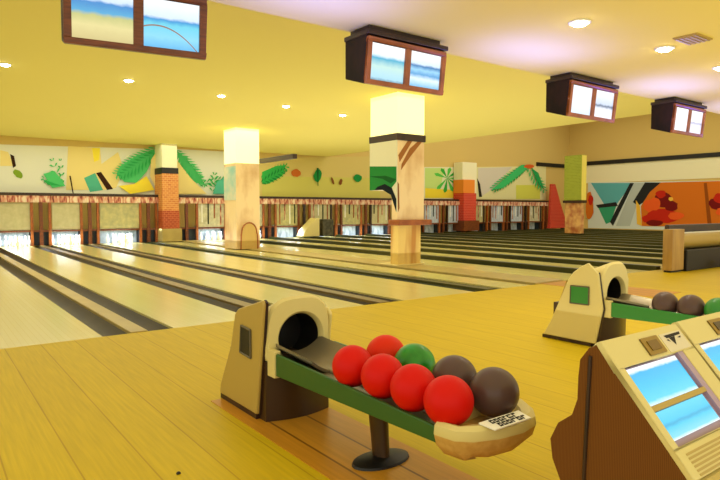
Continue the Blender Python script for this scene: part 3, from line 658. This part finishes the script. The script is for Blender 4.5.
# scoring consoles ---------------------------------------------------------
M['carpet'] = ribmat('ribbed_brown_side', (124, 78, 26), (102, 60, 18), 55, .8, 'Y')
M['bluescreen'] = screenmat('display_cyan', [(0, (214, 240, 250)), (.12, (90, 206, 240)), (.5, (60, 190, 236)), (.84, (50, 176, 232)), (.9, (226, 244, 252)), (1, (246, 250, 255))], 1.0)
M['bluescreen2'] = screenmat('display_cyan_low', [(0, (236, 248, 252)), (.1, (130, 214, 244)), (.4, (80, 200, 238)), (.5, (60, 170, 214)), (.6, (74, 196, 236)), (1, (96, 208, 240))], 1.0)
def console(label, loc, button, panel_note):
    t = thing('scoring_console', label, 'scoring console', loc, 'scoring consoles at right')
    W = .49
    e2 = Vector((0, -.31, -.36)).normalized(); nrm = Vector((0, -.36, .31)).normalized(); o0 = Vector((0, 0, .86))
    def P(u, s, k=0): return o0+Vector((u, 0, 0))+e2*s+nrm*k
    prof = [(0, .86), (.03, .845), (.062, .80), (.068, .74), (.07, .66), (.09, .6), (.145, .555), (.175, .49), (.165, .42), (.125, .34), (.11, .2), (.11, 0), (-.22, 0), (-.24, .3), (-.31, .5)]
    obj('body', MB().prism([(p[0], p[1]-.006) for p in prof], .012, W-.012, 'x'), 'carpet', t)
    obj('side_cheek', MB().prism(prof, -.012, .014, 'x'), 'carpet', t, bevel=.006)
    obj('side_cheek', MB().prism(prof, W-.014, W+.012, 'x'), 'carpet', t, bevel=.006)
    obj('trim_cord', MB().tube((-.014, .02, .82), (-.014, .05, .02), .007, n=8), 'wooddark', t)
    top = MB().prism([(-.012, .845), (-.0, .866), (.02, .862), (.066, .80), (.06, .79), (.02, .846)], .016, W-.016, 'x')
    obj('top_cap', top, 'cream', t, bevel=.006)
    # cream face made of bars around the recessed display well
    f = MB()
    def bar(u0, u1, s0, s1, k0=-.002, k1=.02, mi=0): f.loft([[P(u0, s0, k0), P(u1, s0, k0), P(u1, s1, k0), P(u0, s1, k0)], [P(u0, s0, k1), P(u1, s0, k1), P(u1, s1, k1), P(u0, s1, k1)]], True, mi)
    bar(-.012, W+.012, -.004, .1); bar(-.012, .022, .1, .375); bar(.42, W+.012, .1, .375); bar(-.012, W+.012, .375, .47)
    obj('face_panel', f, 'cream', t, bevel=.004)
    f = MB(); bar(.022, .42, .1, .375, -.002, .001); bar(.385, .42, .1, .36, .001, .016)
    obj('display_well', f, 'lavender', t)
    f = MB(); bar(.022, .39, .238, .256, .001, .017); obj('divider', f, 'creampanel', t)
    for (u0, u1, s0, s1, mm) in ((.03, .372, .106, .236, 'bluescreen'), (.03, .366, .258, .352, 'bluescreen2')):
        f = MB(); f.face([P(u0, s1, .006), P(u1, s1, .006), P(u1, s0, .006), P(u0, s0, .006)], 0, [(0, 0), (1, 0), (1, 1), (0, 1)])
        f.loft([[P(u0, s0, .0), P(u1, s0, .0), P(u1, s1, .0), P(u0, s1, .0)], [P(u0, s0, .004), P(u1, s0, .004), P(u1, s1, .004), P(u0, s1, .004)]], True, 1)
        obj('screen', f, [mm, 'black'], t)
    f = MB(); bar(.2, .315, .022, .09, .02, .026); b = obj('square_button', f, mat('olive_gold', (150, 116, 24), .35), t, bevel=.004)
    f = MB(); bar(.225, .29, .038, .074, .026, .029); obj('button_key', f, mat('dark_olive', (120, 88, 18), .4) if button else 'darkbrown', b)
    if panel_note:
        f = MB(); bar(.335, .49, .024, .096, .02, .0215)
        def tri(pts, k=.0222): f.face([P(u, s, k) for u, s in pts], 1)
        tri([(.36, .032), (.48, .03), (.475, .04), (.37, .044)]); tri([(.385, .044), (.43, .042), (.402, .076)]); tri([(.36, .05), (.375, .048), (.38, .06)]); tri([(.44, .05), (.47, .046), (.462, .054)])
        s = obj('sticker', f, [mat('pale_label', (224, 212, 180), .5), M['ink']], t); s['label'] = 'pale label with a black mark'
    f = MB()
    for k in range(6):
        bar(.03, .49, .395+k*.0125, .402+k*.0125, .02, .0215)
    obj('grille', f, 'creampanel', t)
    # lower front panel
    obj('front_panel', MB().prism([(-.318, .5), (-.255, .3), (-.235, .02), (-.222, .02), (-.24, .3), (-.305, .5)], -.012, W+.012, 'x'), 'cream', t)
    return t
console('cream faced scoring console with two cyan screens and brown ribbed side, nearer one', (1.80, 1.085, -.008), True, True)
console('second cream scoring console cut off by the right picture edge', (2.36, 1.10, -.008), False, False)

# small black plug in the floor at the bottom edge
tag(obj('floor_plug', MB().lathe([(.011, 0), (.011, .006), (.006, .011), (.002, .012)], n=16), 'black', smooth=True, loc=(.985, 2.82, 0)), 'tiny black round plug set in the yellow boards at the bottom edge', 'floor plug')

# ------------------------------------------------------------------ light
def area(loc, sx, sy, e, col, rot=(0, 0, 0)):
    l = bpy.data.lights.new('unseen_area_light', 'AREA'); l.shape = 'RECTANGLE'; l.size = sx; l.size_y = sy; l.energy = e; l.color = col  # area lights without a visible fixture, most of them added fill
    o = bpy.data.objects.new('unseen_area_light', l); COL.objects.link(o); o.location = loc; o.rotation_euler = rot
    return o
WARM = (1, 1, .84)
area((6, 11.5, 3.9), 16, 10, 230, WARM)  # unseen fill lights added below the lane and approach ceilings, shining down
area((6, 20.5, 3.9), 16, 7, 330, WARM)
area((4, 1.0, 3.15), 10, 6, 70, WARM)
area((18, 2.0, 3.15), 14, 5, 110, WARM)
area((8, 1.5, .3), 9, 5, 45, WARM, (PI, 0, 0))  # added upward fill near the floor, brightens the approach ceiling
for x in (2.85, 5.95, 9.3, 12.2): area((x, 4.5, 2.5), 1.4, .6, 26, (.1, .12, 1), (PI, 0, 0))  # added violet uplights, make the lilac patches beside the monitors
area((26, 15, 7.9), 18, 17, 900, WARM)  # unseen fill light added below the high ceiling
area((11.5, 14, .3), 9, 15, 230, WARM, (PI, 0, 0))  # added upward fills near the floor, brighten the ceilings past the approach
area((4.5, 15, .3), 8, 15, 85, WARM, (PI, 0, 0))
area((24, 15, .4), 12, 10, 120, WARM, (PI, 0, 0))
for i in range(1, 11):
    xa, xb = LANES[i]
    area(((xa+xb)/2, 23.9, .54), .8, .25, 20, (.75, .88, 1))  # pin deck light of the lane
W = bpy.data.worlds.new('world'); S.world = W; W.use_nodes = True
W.node_tree.nodes['Background'].inputs['Color'].default_value = (1, 1, .84, 1); W.node_tree.nodes['Background'].inputs['Strength'].default_value = 1.0

S.view_settings.view_transform = 'Standard'; S.view_settings.look = 'None'; S.view_settings.gamma = 1; S.view_settings.exposure = .28
S.view_settings.use_curve_mapping = False
S.cycles.use_denoising = True; S.cycles.max_bounces = 8; S.cycles.diffuse_bounces = 5
